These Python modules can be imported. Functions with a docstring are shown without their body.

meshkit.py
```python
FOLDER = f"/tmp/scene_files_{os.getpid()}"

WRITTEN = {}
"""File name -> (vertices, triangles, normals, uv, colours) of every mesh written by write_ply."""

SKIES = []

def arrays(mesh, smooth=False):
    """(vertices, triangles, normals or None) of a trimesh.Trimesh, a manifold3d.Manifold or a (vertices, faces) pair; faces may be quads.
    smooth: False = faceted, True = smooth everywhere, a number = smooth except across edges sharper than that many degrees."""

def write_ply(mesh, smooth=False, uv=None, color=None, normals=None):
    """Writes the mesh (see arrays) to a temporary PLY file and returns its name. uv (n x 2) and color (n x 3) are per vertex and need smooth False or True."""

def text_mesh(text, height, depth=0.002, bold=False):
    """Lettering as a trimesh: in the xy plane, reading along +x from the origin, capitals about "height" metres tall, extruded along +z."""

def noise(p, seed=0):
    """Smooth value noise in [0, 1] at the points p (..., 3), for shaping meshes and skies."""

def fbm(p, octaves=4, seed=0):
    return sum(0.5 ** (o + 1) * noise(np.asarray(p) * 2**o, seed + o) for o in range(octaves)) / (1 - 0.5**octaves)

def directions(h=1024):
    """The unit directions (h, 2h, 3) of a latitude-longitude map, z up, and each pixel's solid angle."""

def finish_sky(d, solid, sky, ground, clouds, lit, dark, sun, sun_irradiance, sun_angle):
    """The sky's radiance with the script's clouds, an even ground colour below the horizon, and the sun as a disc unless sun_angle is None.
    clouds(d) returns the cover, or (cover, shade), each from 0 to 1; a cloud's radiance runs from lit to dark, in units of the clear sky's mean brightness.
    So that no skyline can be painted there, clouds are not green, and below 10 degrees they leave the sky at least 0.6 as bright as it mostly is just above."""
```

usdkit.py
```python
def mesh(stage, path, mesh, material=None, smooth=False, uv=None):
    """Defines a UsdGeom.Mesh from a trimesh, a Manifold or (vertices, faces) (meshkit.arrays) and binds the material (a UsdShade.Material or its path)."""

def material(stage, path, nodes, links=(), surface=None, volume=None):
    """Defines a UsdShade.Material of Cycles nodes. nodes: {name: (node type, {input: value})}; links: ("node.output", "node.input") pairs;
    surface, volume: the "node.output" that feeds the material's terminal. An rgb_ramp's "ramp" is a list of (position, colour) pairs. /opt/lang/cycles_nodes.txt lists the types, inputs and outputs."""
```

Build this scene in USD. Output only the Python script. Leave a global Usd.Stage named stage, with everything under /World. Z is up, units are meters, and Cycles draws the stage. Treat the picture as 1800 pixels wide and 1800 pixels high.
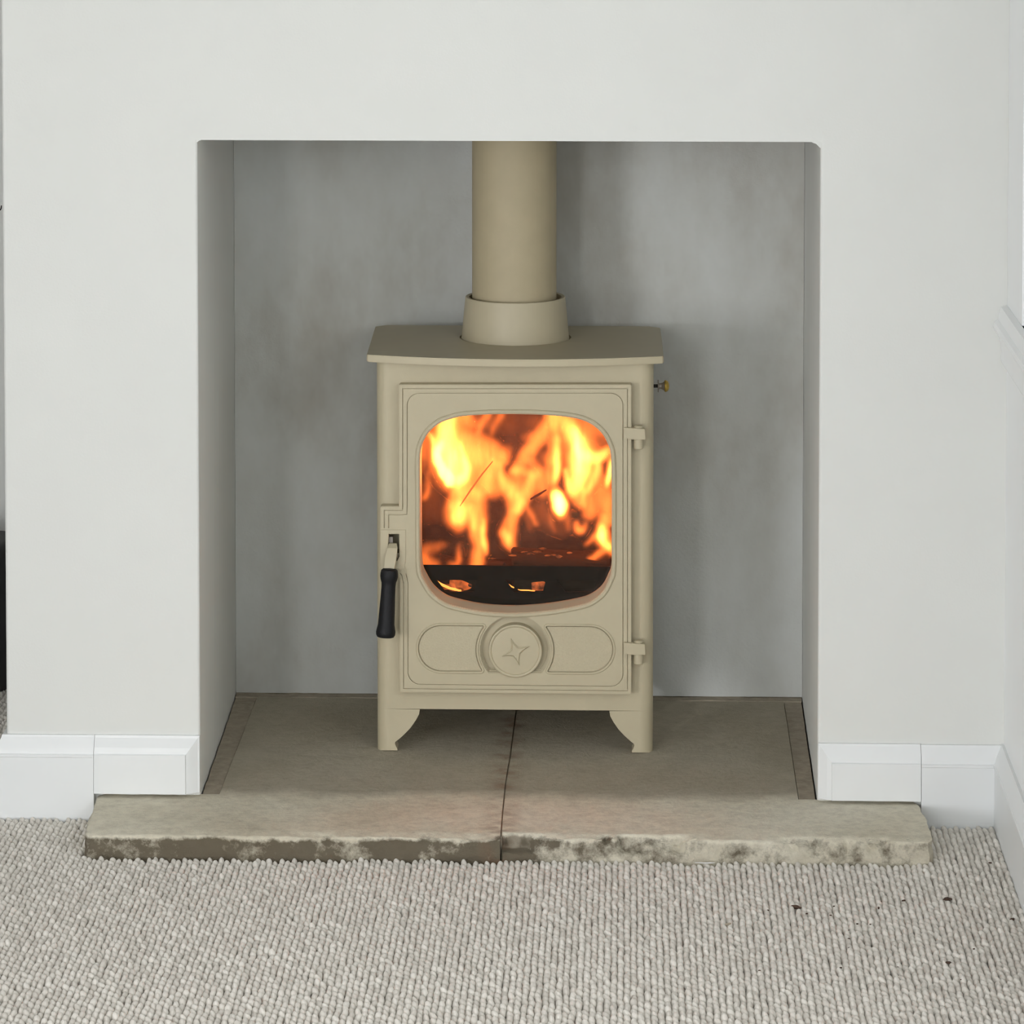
import math
import random

import manifold3d as m3
import numpy as np
import shapely
import trimesh
from pxr import Gf, Sdf, Usd, UsdGeom, UsdLux, UsdShade, Vt
from shapely import affinity
from shapely.geometry import Point, Polygon, box as sbox

import meshkit
import usdkit
from scipy.ndimage import gaussian_filter

random.seed(7)
rng = np.random.default_rng(7)
stage = Usd.Stage.CreateInMemory()
UsdGeom.SetStageUpAxis(stage, "Z")
UsdGeom.SetStageMetersPerUnit(stage, 1.0)
world = UsdGeom.Xform.Define(stage, "/World")
stage.SetDefaultPrim(world.GetPrim())

# ------------------------------------------------------------------ camera
FPX, PPX, PPY = 6370.0, 900.0, -45.0
YAW, PITCH = math.radians(1.84), math.radians(3.2)
CAM = np.array([0.18566675, -5.7, 1.678068])
FW = np.array([-math.sin(YAW) * math.cos(PITCH), math.cos(YAW) * math.cos(PITCH), -math.sin(PITCH)])
RT = np.array([math.cos(YAW), math.sin(YAW), 0.0])
UP = np.cross(RT, FW)
cam = UsdGeom.Camera.Define(stage, "/World/camera")
cam.AddTransformOp().Set(Gf.Matrix4d(*RT, 0, *UP, 0, *(-FW), 0, *CAM, 1))
cam.CreateHorizontalApertureAttr(36.0)
cam.CreateVerticalApertureAttr(36.0)
cam.CreateFocalLengthAttr(FPX / 1800 * 36)
cam.CreateHorizontalApertureOffsetAttr((900 - PPX) / 1800 * 36)
cam.CreateVerticalApertureOffsetAttr(-(900 - PPY) / 1800 * 36)
cam.CreateClippingRangeAttr(Gf.Vec2f(0.1, 100))
cam.CreateExposureAttr(-0.06)

# ------------------------------------------------------------------ light: overcast sky through the open bay, two windows, an added fill at left
SKY, WIN_FRONT, WIN_RIGHT, FILL_LEFT = 1.05, 18.5, 4.8, 23.5
sky = UsdLux.DomeLight.Define(stage, "/World/sky")
sky.CreateColorAttr(Gf.Vec3f(0.97, 1.0, 1.02))
sky.CreateIntensityAttr(SKY)


def rect_light(name, pos, normal, w, h, intensity, color):
    l = UsdLux.RectLight.Define(stage, "/World/" + name)
    z = -np.asarray(normal, float) / np.linalg.norm(normal)          # a RectLight shines along its -z
    x = np.cross([0, 0, 1.0], z)
    x /= np.linalg.norm(x)
    y = np.cross(z, x)
    l.AddTransformOp().Set(Gf.Matrix4d(*x, 0, *y, 0, *z, 0, *pos, 1))
    l.CreateWidthAttr(w)
    l.CreateHeightAttr(h)
    l.CreateIntensityAttr(intensity)
    l.CreateColorAttr(Gf.Vec3f(*color))


rect_light("daylight_left", (-2.985, -4.6, 0.62), (1, 0, 0.0), 1.5, 1.0, FILL_LEFT, (1.0, 1.0, 1.05))  # fill light added to brighten the right-hand wall; no window known there
rect_light("daylight_front", (-1.35, -6.05, 1.62), (0, 1, 0), 0.42, 1.45, WIN_FRONT, (1.0, 1.0, 1.02))
rect_light("daylight_right", (0.790, -1.65, 1.21), (-1, 0.0, 0.0), 1.08, 0.58, WIN_RIGHT, (0.97, 1.0, 1.0))


def pt(px, py, Y):
    """The point of the plane y = Y that the photograph shows at (px, py)."""
    d = FW + RT * ((px - PPX) / FPX) - UP * ((py - PPY) / FPX)
    return CAM + d * ((Y - CAM[1]) / d[1])


def xz(px, py, Y):
    p = pt(px, py, Y)
    return float(p[0]), float(p[2])


# ------------------------------------------------------------------ materials
def mat(name, nodes, links=(), surface="p.BSDF", volume=None):
    return usdkit.material(stage, "/World/Looks/" + name, nodes, links, surface, volume)


def plain(name, color, rough=0.6, vary=0.0, scale=40.0, bump=0.0, bscale=400.0, metallic=0.0, spec=0.5):
    c = np.array(color)
    nodes = {"p": ("principled_bsdf", {"base_color": tuple(c), "roughness": rough, "metallic": metallic, "specular_ior_level": spec}), "g": ("geometry", {})}
    links = []
    if vary:
        nodes["n"] = ("noise_texture", {"scale": scale, "detail": 4.0, "roughness": 0.6})
        nodes["r"] = ("rgb_ramp", {"ramp": [(0.3, tuple(c * (1 - vary))), (0.7, tuple(np.minimum(c * (1 + vary), 1)))]})
        links += [("g.position", "n.vector"), ("n.fac", "r.fac"), ("r.color", "p.base_color")]
    if bump:
        nodes["bn"] = ("noise_texture", {"scale": bscale, "detail": 3.0})
        nodes["b"] = ("bump", {"strength": bump, "distance": 0.001})
        links += [("g.position", "bn.vector"), ("bn.fac", "b.height"), ("b.normal", "p.normal")]
    return mat(name, nodes, links)


M = {}
M["wall"] = plain("wall_paint", (0.735, 0.745, 0.71), 0.75, 0.012, 6, 0.15, 260)
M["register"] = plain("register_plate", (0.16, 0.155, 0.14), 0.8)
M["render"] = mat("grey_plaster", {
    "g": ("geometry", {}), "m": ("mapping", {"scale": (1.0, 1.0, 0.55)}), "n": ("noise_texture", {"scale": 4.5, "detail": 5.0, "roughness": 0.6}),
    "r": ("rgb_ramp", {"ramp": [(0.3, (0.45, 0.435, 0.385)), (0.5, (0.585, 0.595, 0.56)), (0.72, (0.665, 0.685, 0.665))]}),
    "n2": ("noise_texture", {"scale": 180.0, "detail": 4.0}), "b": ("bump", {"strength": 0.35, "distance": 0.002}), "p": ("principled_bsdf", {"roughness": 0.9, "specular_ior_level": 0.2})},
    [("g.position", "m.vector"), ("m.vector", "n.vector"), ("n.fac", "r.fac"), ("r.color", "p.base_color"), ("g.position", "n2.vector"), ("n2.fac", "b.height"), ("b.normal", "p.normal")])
M["room"] = plain("room_paint", (0.80, 0.80, 0.78), 0.8)
M["lawn"] = plain("grass", (0.07, 0.09, 0.035), 1.0, 0.2, 3)
M["ceiling"] = plain("ceiling_paint", (0.56, 0.56, 0.55), 0.9)
M["boards"] = plain("white_wall_gloss", (0.89, 0.91, 0.91), 0.3, 0.01, 8)
M["trim"] = plain("trim_gloss", (0.80, 0.82, 0.815), 0.35, 0.01, 8)
M["carpet_base"] = plain("carpet_backing", (0.36, 0.34, 0.31), 0.95)
M["enamel"] = plain("cream_enamel", (0.515, 0.455, 0.31), 0.48, 0.02, 30, 0.12, 900)
M["enamel_flue"] = plain("cream_flue_paint", (0.475, 0.405, 0.26), 0.6, 0.03, 30, 0.12, 900)
M["enamel_rough"] = plain("cream_enamel_stippled", (0.515, 0.455, 0.31), 0.55, 0.03, 300, 0.9, 330)
M["dark_gap"] = plain("dark_iron", (0.02, 0.018, 0.015), 0.6)
M["handle"] = plain("black_handle", (0.007, 0.007, 0.0085), 0.55, 0.1, 200, 0.3, 500, spec=0.3)
M["brass"] = plain("brass", (0.60, 0.42, 0.10), 0.3, metallic=1.0)
M["stemgrey"] = plain("grey_steel", (0.36, 0.32, 0.28), 0.45, metallic=0.6)
M["firebrick"] = plain("firebrick", (0.050, 0.034, 0.022), 0.95, 0.4, 30, 0.6, 90)
M["guard"] = plain("sooty_iron", (0.010, 0.0075, 0.0055), 0.95, 0.3, 60, spec=0.1)
M["hot"] = mat("white_hot_ember", {"p": ("principled_bsdf", {"base_color": (0.1, 0.05, 0.03), "roughness": 0.9, "emission_color": (1.0, 0.30, 0.055), "emission_strength": 2.6})})
M["warm"] = mat("red_ember", {"g": ("geometry", {}), "n": ("noise_texture", {"scale": 70.0, "detail": 3.0}), "h": ("map_range", {"from_min": 0.35, "from_max": 0.7, "to_min": 0.06, "to_max": 0.95, "clamp": True}), "p": ("principled_bsdf", {"base_color": (0.06, 0.03, 0.02), "roughness": 0.9, "emission_color": (1.0, 0.20, 0.04)})}, [("g.position", "n.vector"), ("n.fac", "h.value"), ("h.result", "p.emission_strength")])
M["blackbox"] = plain("black_plastic", (0.012, 0.012, 0.013), 0.6)
M["cable"] = plain("black_cable", (0.01, 0.01, 0.01), 0.5)
M["mortar"] = plain("mortar", (0.37, 0.32, 0.245), 0.95, 0.18, 60, 0.6, 200)
M["crumb"] = plain("bark_brown", (0.07, 0.04, 0.025), 0.9, 0.3, 300)
M["fluff"] = plain("white_fluff", (0.75, 0.74, 0.72), 0.9)
M["twig"] = mat("glowing_twig", {"p": ("principled_bsdf", {"base_color": (0.05, 0.02, 0.01), "roughness": 0.9, "emission_color": (1.0, 0.22, 0.04), "emission_strength": 0.85})})
M["twig_dark"] = mat("charred_twig", {"p": ("principled_bsdf", {"base_color": (0.03, 0.015, 0.01), "roughness": 0.9, "emission_color": (1.0, 0.12, 0.02), "emission_strength": 0.12})})

# carpet wool: each loop takes its own tone
M["wool"] = mat("wool_loops", {
    "o": ("object_info", {}), "g": ("geometry", {}),
    "r": ("rgb_ramp", {"ramp": [(0.0, (0.65, 0.615, 0.55)), (0.5, (0.74, 0.705, 0.635)), (1.0, (0.80, 0.77, 0.70))]}),
    "n": ("noise_texture", {"scale": 900.0, "detail": 2.0}), "b": ("bump", {"strength": 0.5, "distance": 0.001}),
    "p": ("principled_bsdf", {"roughness": 1.0, "specular_ior_level": 0.1, "sheen_weight": 0.1})},
    [("o.random", "r.fac"), ("r.color", "p.base_color"), ("g.position", "n.vector"), ("n.fac", "b.height"), ("b.normal", "p.normal")])

# sandstone: tan body, broad staining, dark lichen blotches on the split front face
M["stone"] = mat("sandstone", {
    "g": ("geometry", {}), "s": ("separate_xyz", {}),
    "n1": ("noise_texture", {"scale": 3.2, "detail": 6.0, "roughness": 0.62}),
    "r1": ("rgb_ramp", {"ramp": [(0.28, (0.61, 0.55, 0.425)), (0.48, (0.74, 0.69, 0.555)), (0.7, (0.81, 0.765, 0.635))]}),
    "n2": ("noise_texture", {"scale": 55.0, "detail": 5.0, "roughness": 0.7}),
    "r2": ("rgb_ramp", {"ramp": [(0.3, (0.86, 0.85, 0.83)), (0.55, (1.05, 1.05, 1.04)), (0.8, (1.14, 1.14, 1.12))]}),
    "mul": ("mix", {"mix_type": "multiply", "fac": 1.0}),
    # lichen and soot blotches, which sit on the front edge of the slab
    "n3": ("noise_texture", {"scale": 16.0, "detail": 7.0, "roughness": 0.72}),
    "r3": ("rgb_ramp", {"ramp": [(0.46, (0.20, 0.20, 0.20)), (0.62, (1, 1, 1))]}),
    "edge": ("map_range", {"from_min": -0.185, "from_max": -0.20, "to_min": 0.0, "to_max": 0.92, "clamp": True}),
    "face": ("map_range", {"from_min": 0.0245, "from_max": 0.0195, "clamp": True}), "fz": ("math", {"math_type": "multiply_add", "value2": -0.03}), "em": ("math", {"math_type": "multiply"}), "lf": ("map_range", {"from_min": -0.05, "from_max": 0.25, "to_min": 0.17, "to_max": -0.035, "clamp": True}), "na": ("math", {"math_type": "add"}),
    "dm": ("math", {"math_type": "multiply"}),
    "dirt": ("mix", {"mix_type": "mix", "color2": (0.115, 0.092, 0.058)}),
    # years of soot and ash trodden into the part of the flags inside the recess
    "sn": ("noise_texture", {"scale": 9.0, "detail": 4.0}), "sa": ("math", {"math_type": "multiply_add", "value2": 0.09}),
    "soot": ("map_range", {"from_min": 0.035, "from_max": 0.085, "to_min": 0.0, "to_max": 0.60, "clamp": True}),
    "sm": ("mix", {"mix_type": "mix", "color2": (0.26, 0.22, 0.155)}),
    # rusty stain beside the joint
    "n4": ("noise_texture", {"scale": 26.0, "detail": 5.0}),
    "jx": ("math", {"math_type": "add", "value2": 0.012}), "ja": ("math", {"math_type": "absolute"}),
    "jr": ("map_range", {"from_min": 0.003, "from_max": 0.035, "to_min": 0.6, "to_max": 0.0, "clamp": True}),
    "jm": ("math", {"math_type": "multiply"}),
    "jr2": ("map_range", {"from_min": 0.42, "from_max": 0.62, "clamp": True}),
    "rust": ("mix", {"mix_type": "mix", "color2": (0.24, 0.13, 0.075)}),
    "bn": ("noise_texture", {"scale": 95.0, "detail": 8.0, "roughness": 0.75}),
    "b": ("bump", {"strength": 0.9, "distance": 0.004}),
    "p": ("principled_bsdf", {"roughness": 0.92, "specular_ior_level": 0.25})},
    [("g.position", "n1.vector"), ("n1.fac", "r1.fac"), ("g.position", "n2.vector"), ("n2.fac", "r2.fac"), ("r1.color", "mul.color1"), ("r2.color", "mul.color2"),
     ("g.position", "s.vector"), ("s.y", "edge.value"), ("g.position", "n3.vector"), ("n3.fac", "na.value1"), ("s.x", "lf.value"), ("lf.result", "na.value2"), ("na.value", "r3.fac"), ("r3.color", "dm.value1"), ("n3.fac", "fz.value1"), ("s.z", "fz.value3"), ("fz.value", "face.value"), ("edge.result", "em.value1"), ("face.result", "em.value2"), ("em.value", "dm.value2"),
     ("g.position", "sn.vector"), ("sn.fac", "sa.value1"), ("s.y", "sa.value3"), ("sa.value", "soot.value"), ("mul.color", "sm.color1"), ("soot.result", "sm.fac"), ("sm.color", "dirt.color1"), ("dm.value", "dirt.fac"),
     ("s.x", "jx.value1"), ("jx.value", "ja.value1"), ("ja.value", "jr.value"), ("g.position", "n4.vector"), ("n4.fac", "jr2.value"), ("jr.result", "jm.value1"), ("jr2.result", "jm.value2"),
     ("dirt.color", "rust.color1"), ("jm.value", "rust.fac"), ("rust.color", "p.base_color"),
     ("g.position", "bn.vector"), ("bn.fac", "b.height"), ("b.normal", "p.normal")])

M["pane"] = mat("stove_glass", {"t": ("transparent_bsdf", {"color": (0.97, 0.95, 0.92)}), "gl": ("glossy_bsdf", {"roughness": 0.03, "color": (1, 1, 1)}),
                                "f": ("fresnel", {"IOR": 1.3}), "m": ("mix_closure", {})},
                [("f.fac", "m.fac"), ("t.BSDF", "m.closure1"), ("gl.BSDF", "m.closure2")], surface="m.closure")
M["log"] = mat("charred_log", {
    "g": ("geometry", {}), "m": ("mapping", {"scale": (0.35, 1.0, 1.0)}), "v": ("voronoi_texture", {"scale": 95.0, "feature": "distance_to_edge", "randomness": 1.0}),
    "b": ("bump", {"strength": 0.6, "distance": 0.003}),
    "p": ("principled_bsdf", {"base_color": (0.028, 0.019, 0.012), "roughness": 0.98, "specular_ior_level": 0.15})},
    [("g.position", "m.vector"), ("m.vector", "v.vector"), ("v.distance", "b.height"), ("b.normal", "p.normal")])
M["ember"] = mat("glowing_embers", {
    "g": ("geometry", {}), "n": ("noise_texture", {"scale": 60.0, "detail": 4.0}),
    "hot": ("map_range", {"from_min": 0.40, "from_max": 0.66, "to_min": 0.01, "to_max": 0.42, "clamp": True}),
    "p": ("principled_bsdf", {"base_color": (0.03, 0.018, 0.012), "roughness": 0.95, "emission_color": (1.0, 0.20, 0.03)})},
    [("g.position", "n.vector"), ("n.fac", "hot.value"), ("hot.result", "p.emission_strength")])
FLAME = 470.0                                                       # radiance gained per metre of flame
M["flame"] = mat("burning_gas", {"v": ("principled_volume", {"density": 0.0, "emission_strength": FLAME, "emission_color": (1.0, 0.185, 0.030)})}, surface=None, volume="v.volume")

# ------------------------------------------------------------------ object helpers
used = {}


def numbered(path):
    n = used.get(path, 0)
    used[path] = n + 1
    return path if n == 0 else f"{path}_{n:03d}"


def tag(o, label=None, cat=None, group=None, kind=None):
    p = o.GetPrim() if hasattr(o, "GetPrim") else o
    for k, v in (("label", label), ("category", cat), ("group", group), ("kind", kind)):
        if v:
            p.SetCustomDataByKey(k, v)
    return p


def obj(name, mesh, material, parent=None, label=None, cat=None, group=None, kind=None, smooth=30):
    base = str(parent.GetPath()) if parent else "/World"
    if isinstance(mesh, list):
        mesh = trimesh.util.concatenate([tm(m) for m in mesh])
    return tag(usdkit.mesh(stage, numbered(f"{base}/{name}"), mesh, M[material], smooth=smooth), label, cat, group, kind)


def thing(name, label, cat, loc=(0, 0, 0), group=None, kind=None):
    x = UsdGeom.Xform.Define(stage, numbered("/World/" + name))
    x.AddTranslateOp().Set(Gf.Vec3d(*map(float, loc)))
    return tag(x, label, cat, group, kind)


def tm(m):
    if isinstance(m, m3.Manifold):
        q = m.to_mesh()
        return trimesh.Trimesh(np.array(q.vert_properties[:, :3], float), np.array(q.tri_verts, int), process=False)
    return m


def man(m):
    return m3.Manifold(m3.Mesh(np.asarray(m.vertices, np.float32), np.asarray(m.faces, np.uint32)))


def cs(poly):
    polys = poly.geoms if hasattr(poly, "geoms") else [poly]
    rings = []
    for p in polys:
        p = shapely.geometry.polygon.orient(p)
        rings += [np.array(r.coords)[:-1] for r in (p.exterior, *p.interiors)]
    return m3.CrossSection(rings, m3.FillRule.EvenOdd)


def ext_xz(poly, y0, y1, scale=(1, 1)):
    """A polygon in (x, z) as a solid from y0 (front) to y1 (back)."""
    return cs(poly).extrude(y1 - y0).rotate((90, 0, 0)).translate((0, y1, 0))


def ext_xy(poly, z0, z1):
    return cs(poly).extrude(z1 - z0).translate((0, 0, z0))


def bx(x0, x1, y0, y1, z0, z1):
    return m3.Manifold.cube((x1 - x0, y1 - y0, z1 - z0)).translate((x0, y0, z0))


def rbx(x0, x1, y0, y1, z0, z1, r, seg=16):
    s = m3.Manifold.sphere(r, seg)
    return m3.Manifold.batch_hull([s.translate((x, y, z)) for x in (x0 + r, x1 - r) for y in (y0 + r, y1 - r) for z in (z0 + r, z1 - r)])


def lathe(profile, seg=64):
    """(radius, height) pairs turned about z."""
    return trimesh.creation.revolve(np.array(profile, float), sections=seg)


def round_ext(poly, y0, y1, r, n=5):
    """ext_xz with a rounded front edge."""
    parts, prev = [ext_xz(poly, y0 + r, y1)], None
    for k in range(n):
        a0, a1 = k / n * math.pi / 2, (k + 1) / n * math.pi / 2
        parts.append(ext_xz(poly.buffer(-r * (1 - math.cos((a0 + a1) / 2)), join_style=1), y0 + r - r * math.sin(a1), y0 + r - r * math.sin(a0) + 1e-5))
    return m3.Manifold.batch_boolean(parts, m3.OpType.Add)


def tube(points, r, sides=10):
    """A solid rod through the points."""
    s = [m3.Manifold.sphere(rr, sides).translate(tuple(map(float, p))) for p, rr in zip(points, np.broadcast_to(r, len(points)))]
    return m3.Manifold.batch_boolean([m3.Manifold.batch_hull(s[i:i + 2]) for i in range(len(s) - 1)], m3.OpType.Add)


def bead(path, r, closed=True, sides=10, squash=0.6):
    """A half-round moulding along a path in the xz plane (N x 3)."""
    p = np.asarray(path, float)
    t = (np.roll(p, -1, 0) - np.roll(p, 1, 0)) if closed else np.gradient(p, axis=0)
    t /= np.linalg.norm(t, axis=1, keepdims=True)
    nrm = np.stack([t[:, 2], np.zeros(len(p)), -t[:, 0]], 1)
    a = np.arange(sides) / sides * 2 * np.pi
    v = p[:, None] + r * np.cos(a)[None, :, None] * nrm[:, None] + r * squash * np.sin(a)[None, :, None] * np.array([0, 1.0, 0])
    n = len(p)
    f = []
    for i in range(n if closed else n - 1):
        for j in range(sides):
            k, l = (i + 1) % n, (j + 1) % sides
            f.append([i * sides + j, i * sides + l, k * sides + l, k * sides + j])
    v = v.reshape(-1, 3)
    m = trimesh.Trimesh(v, np.vstack([np.array(f)[:, [0, 1, 2]], np.array(f)[:, [0, 2, 3]]]), process=False)
    if not closed:
        caps = [[0, j, j + 1] for j in range(1, sides - 1)] + [[(n - 1) * sides, (n - 1) * sides + j + 1, (n - 1) * sides + j] for j in range(1, sides - 1)]
        m = trimesh.Trimesh(v, np.vstack([m.faces, caps]), process=False)
    trimesh.repair.fix_normals(m)
    return m


def catmull(pts, n=8, closed=True):
    p = np.asarray(pts, float)
    out = []
    N = len(p)
    for i in range(N if closed else N - 1):
        a, b, c, d = (p[(i + k) % N] if closed else p[min(max(i + k, 0), N - 1)] for k in (-1, 0, 1, 2))
        for t in np.arange(n) / n:
            out.append(0.5 * (2 * b + (c - a) * t + (2 * a - 5 * b + 4 * c - d) * t * t + (3 * b - a - 3 * c + d) * t ** 3))
    if not closed:
        out.append(p[-1])
    return np.array(out)


# ------------------------------------------------------------------ the room
LINTEL, NICHE = 1.0955, 0.645
XL, XR, OL, OR = -0.8078, 0.784, -0.4965, 0.4888                      # breast edges, opening edges
plan = Polygon([(XL, 0), (OL, 0), (-0.509, NICHE), (0.4955, NICHE), (OR, 0), (1.2, 0), (1.2, 1.1), (XL, 1.1)])
plan = plan.buffer(-0.005).buffer(0.005)                             # arrises rubbed round
over = Polygon([(XL, 0), (1.2, 0), (1.2, 1.1), (XL, 1.1)]).buffer(-0.005).buffer(0.005)
breast = ext_xy(plan, 0, LINTEL) + ext_xy(over.difference(Point(-0.0082, 0.46).buffer(0.0735)), LINTEL, 2.4)
# the plasterer left a small chamfer in the top corners of the opening
for s, x, w in ((1, OR, 0.013), (-1, OL, 0.005)):
    breast += ext_xz(Polygon([(x + s * 0.004, LINTEL + 0.002), (x - s * w, LINTEL + 0.002), (x - s * w, LINTEL - 0.001), (x - s * w * 0.5, LINTEL - w * 0.25), (x, LINTEL - w * 0.75), (x + s * 0.004, LINTEL - w * 0.75)]), 0.0015, 0.05)
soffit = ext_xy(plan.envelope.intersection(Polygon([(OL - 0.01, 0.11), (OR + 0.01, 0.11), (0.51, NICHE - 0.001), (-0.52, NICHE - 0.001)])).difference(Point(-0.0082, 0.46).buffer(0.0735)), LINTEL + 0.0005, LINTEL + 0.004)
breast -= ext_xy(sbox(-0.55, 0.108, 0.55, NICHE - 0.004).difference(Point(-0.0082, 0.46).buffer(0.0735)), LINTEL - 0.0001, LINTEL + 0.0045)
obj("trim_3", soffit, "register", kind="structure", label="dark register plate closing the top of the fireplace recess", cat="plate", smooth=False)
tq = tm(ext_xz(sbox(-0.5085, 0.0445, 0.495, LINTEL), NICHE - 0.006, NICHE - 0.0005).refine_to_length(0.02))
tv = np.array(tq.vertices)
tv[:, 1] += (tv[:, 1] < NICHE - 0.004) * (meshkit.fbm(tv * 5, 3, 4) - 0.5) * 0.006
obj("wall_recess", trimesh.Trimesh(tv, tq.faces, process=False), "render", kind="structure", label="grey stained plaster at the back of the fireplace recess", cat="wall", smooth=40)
obj("wall_back", breast, "wall", kind="structure", label="off-white chimney breast with a plain square fireplace opening", cat="wall")

obj("floor", bx(-3, 1.2, -6.0, 1.1, -0.06, 0.0), "carpet_base", kind="structure", label="floor under the woven carpet", cat="floor")
obj("lawn", [bx(-40, -3.1, -40, 1.2, -0.5, -0.35), bx(-3.1, 40, -40, -6.1, -0.5, -0.35), bx(1.3, 40, -6.1, 1.2, -0.5, -0.35)], "lawn", kind="structure", label="grass outside the windows", cat="lawn", smooth=False)
obj("ceiling", bx(-3.1, 1.3, -6.1, 1.2, 2.4, 2.5), "ceiling", kind="structure", label="white ceiling of the room", cat="ceiling")
obj("wall_left", bx(-3.1, -3.0, -6.1, 1.2, 0, 2.4), "room", kind="structure", label="white far side wall of the room", cat="wall")
obj("wall_alcove", bx(-3.0, XL, 1.1, 1.2, 0, 2.4), "wall", kind="structure", label="pale wall at the back of the left alcove", cat="wall")
# right wall: boarded below the dado, with a window beyond the board
obj("wall_right", [bx(0.784, 0.88, -6.0, 0.0, 0.0, 0.80), bx(0.80, 0.88, -6.0, 0.0, 0.80, 2.4)], "boards", kind="structure", label="white painted right-hand wall below and above the dado rail", cat="wall", smooth=False)
lw = [bx(-3.0, -2.94, -5.41, -5.35, 0.06, 1.18), bx(-3.0, -2.94, -3.85, -3.79, 0.06, 1.18), bx(-3.0, -2.94, -5.35, -3.85, 0.06, 0.12), bx(-3.0, -2.94, -5.35, -3.85, 1.12, 1.18)]
obj("window_2", lw, "trim", kind="structure", label="added white frame around the left fill light", cat="window", smooth=False)  # unseen frame, added to surround the left fill light
fr = [bx(0.775, 0.80, -2.25, -2.20, 0.86, 1.55), bx(0.775, 0.80, -1.10, -1.05, 0.86, 1.55), bx(0.775, 0.80, -2.20, -1.10, 1.50, 1.55), bx(0.775, 0.80, -2.20, -1.10, 0.86, 0.91)]
obj("window_1", fr, "trim", kind="structure", label="white window frame in the right-hand wall", cat="window", smooth=False)
obj("wall_front", [bx(-3.0, -1.56, -6.1, -6.0, 0, 2.4), bx(-1.14, -0.75, -6.1, -6.0, 0, 2.4), bx(-1.56, -1.14, -6.1, -6.0, 0, 0.90), bx(-1.56, -1.14, -6.1, -6.0, 2.35, 2.4),
                   bx(-0.75, 0.78, -6.1, -6.0, 2.15, 2.4)], "room", kind="structure", label="wall behind the viewer with a tall opening to daylight", cat="wall", smooth=False)


def moulding(path, profile, cap=True):
    """profile [(proud, height)] swept along a plan path [(x, y)] with mitred corners; proud is to the right of the path's direction."""
    p = np.array(path, float)
    d = np.diff(p, axis=0)
    d /= np.linalg.norm(d, axis=1, keepdims=True)
    nr = np.stack([d[:, 1], -d[:, 0]], 1)
    off = []
    for i in range(len(p)):
        a, b = nr[max(i - 1, 0)], nr[min(i, len(nr) - 1)]
        m = a + b
        off.append(m / (m @ a))
    off = np.array(off)
    k = len(profile)
    v = np.array([[*(p[i] + off[i] * q), z] for i in range(len(p)) for q, z in profile])
    f = []
    for i in range(len(p) - 1):
        for j in range(k):
            l = (j + 1) % k
            f += [[i * k + j, (i + 1) * k + j, (i + 1) * k + l], [i * k + j, (i + 1) * k + l, i * k + l]]
    tri = trimesh.creation.triangulate_polygon(Polygon(profile), engine="earcut")
    lut = [int(np.argmin(np.linalg.norm(np.array(profile) - q, axis=1))) for q in tri[0]]
    for t in tri[1]:
        f += [[lut[t[0]], lut[t[1]], lut[t[2]]], [(len(p) - 1) * k + lut[t[2]], (len(p) - 1) * k + lut[t[1]], (len(p) - 1) * k + lut[t[0]]]]
    m = trimesh.Trimesh(v, f, process=False)
    trimesh.repair.fix_normals(m)
    return m


def skirt_profile(z0, top, t=0.018):
    return [(0.0, z0), (t, z0), (t, top - 0.0335), (t + 0.0012, top - 0.0325), (t + 0.0012, top - 0.029), (t - 0.001, top - 0.0275), (t - 0.004, top - 0.018), (t - 0.011, top - 0.004), (t - 0.012, top), (0.0, top)]


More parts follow.
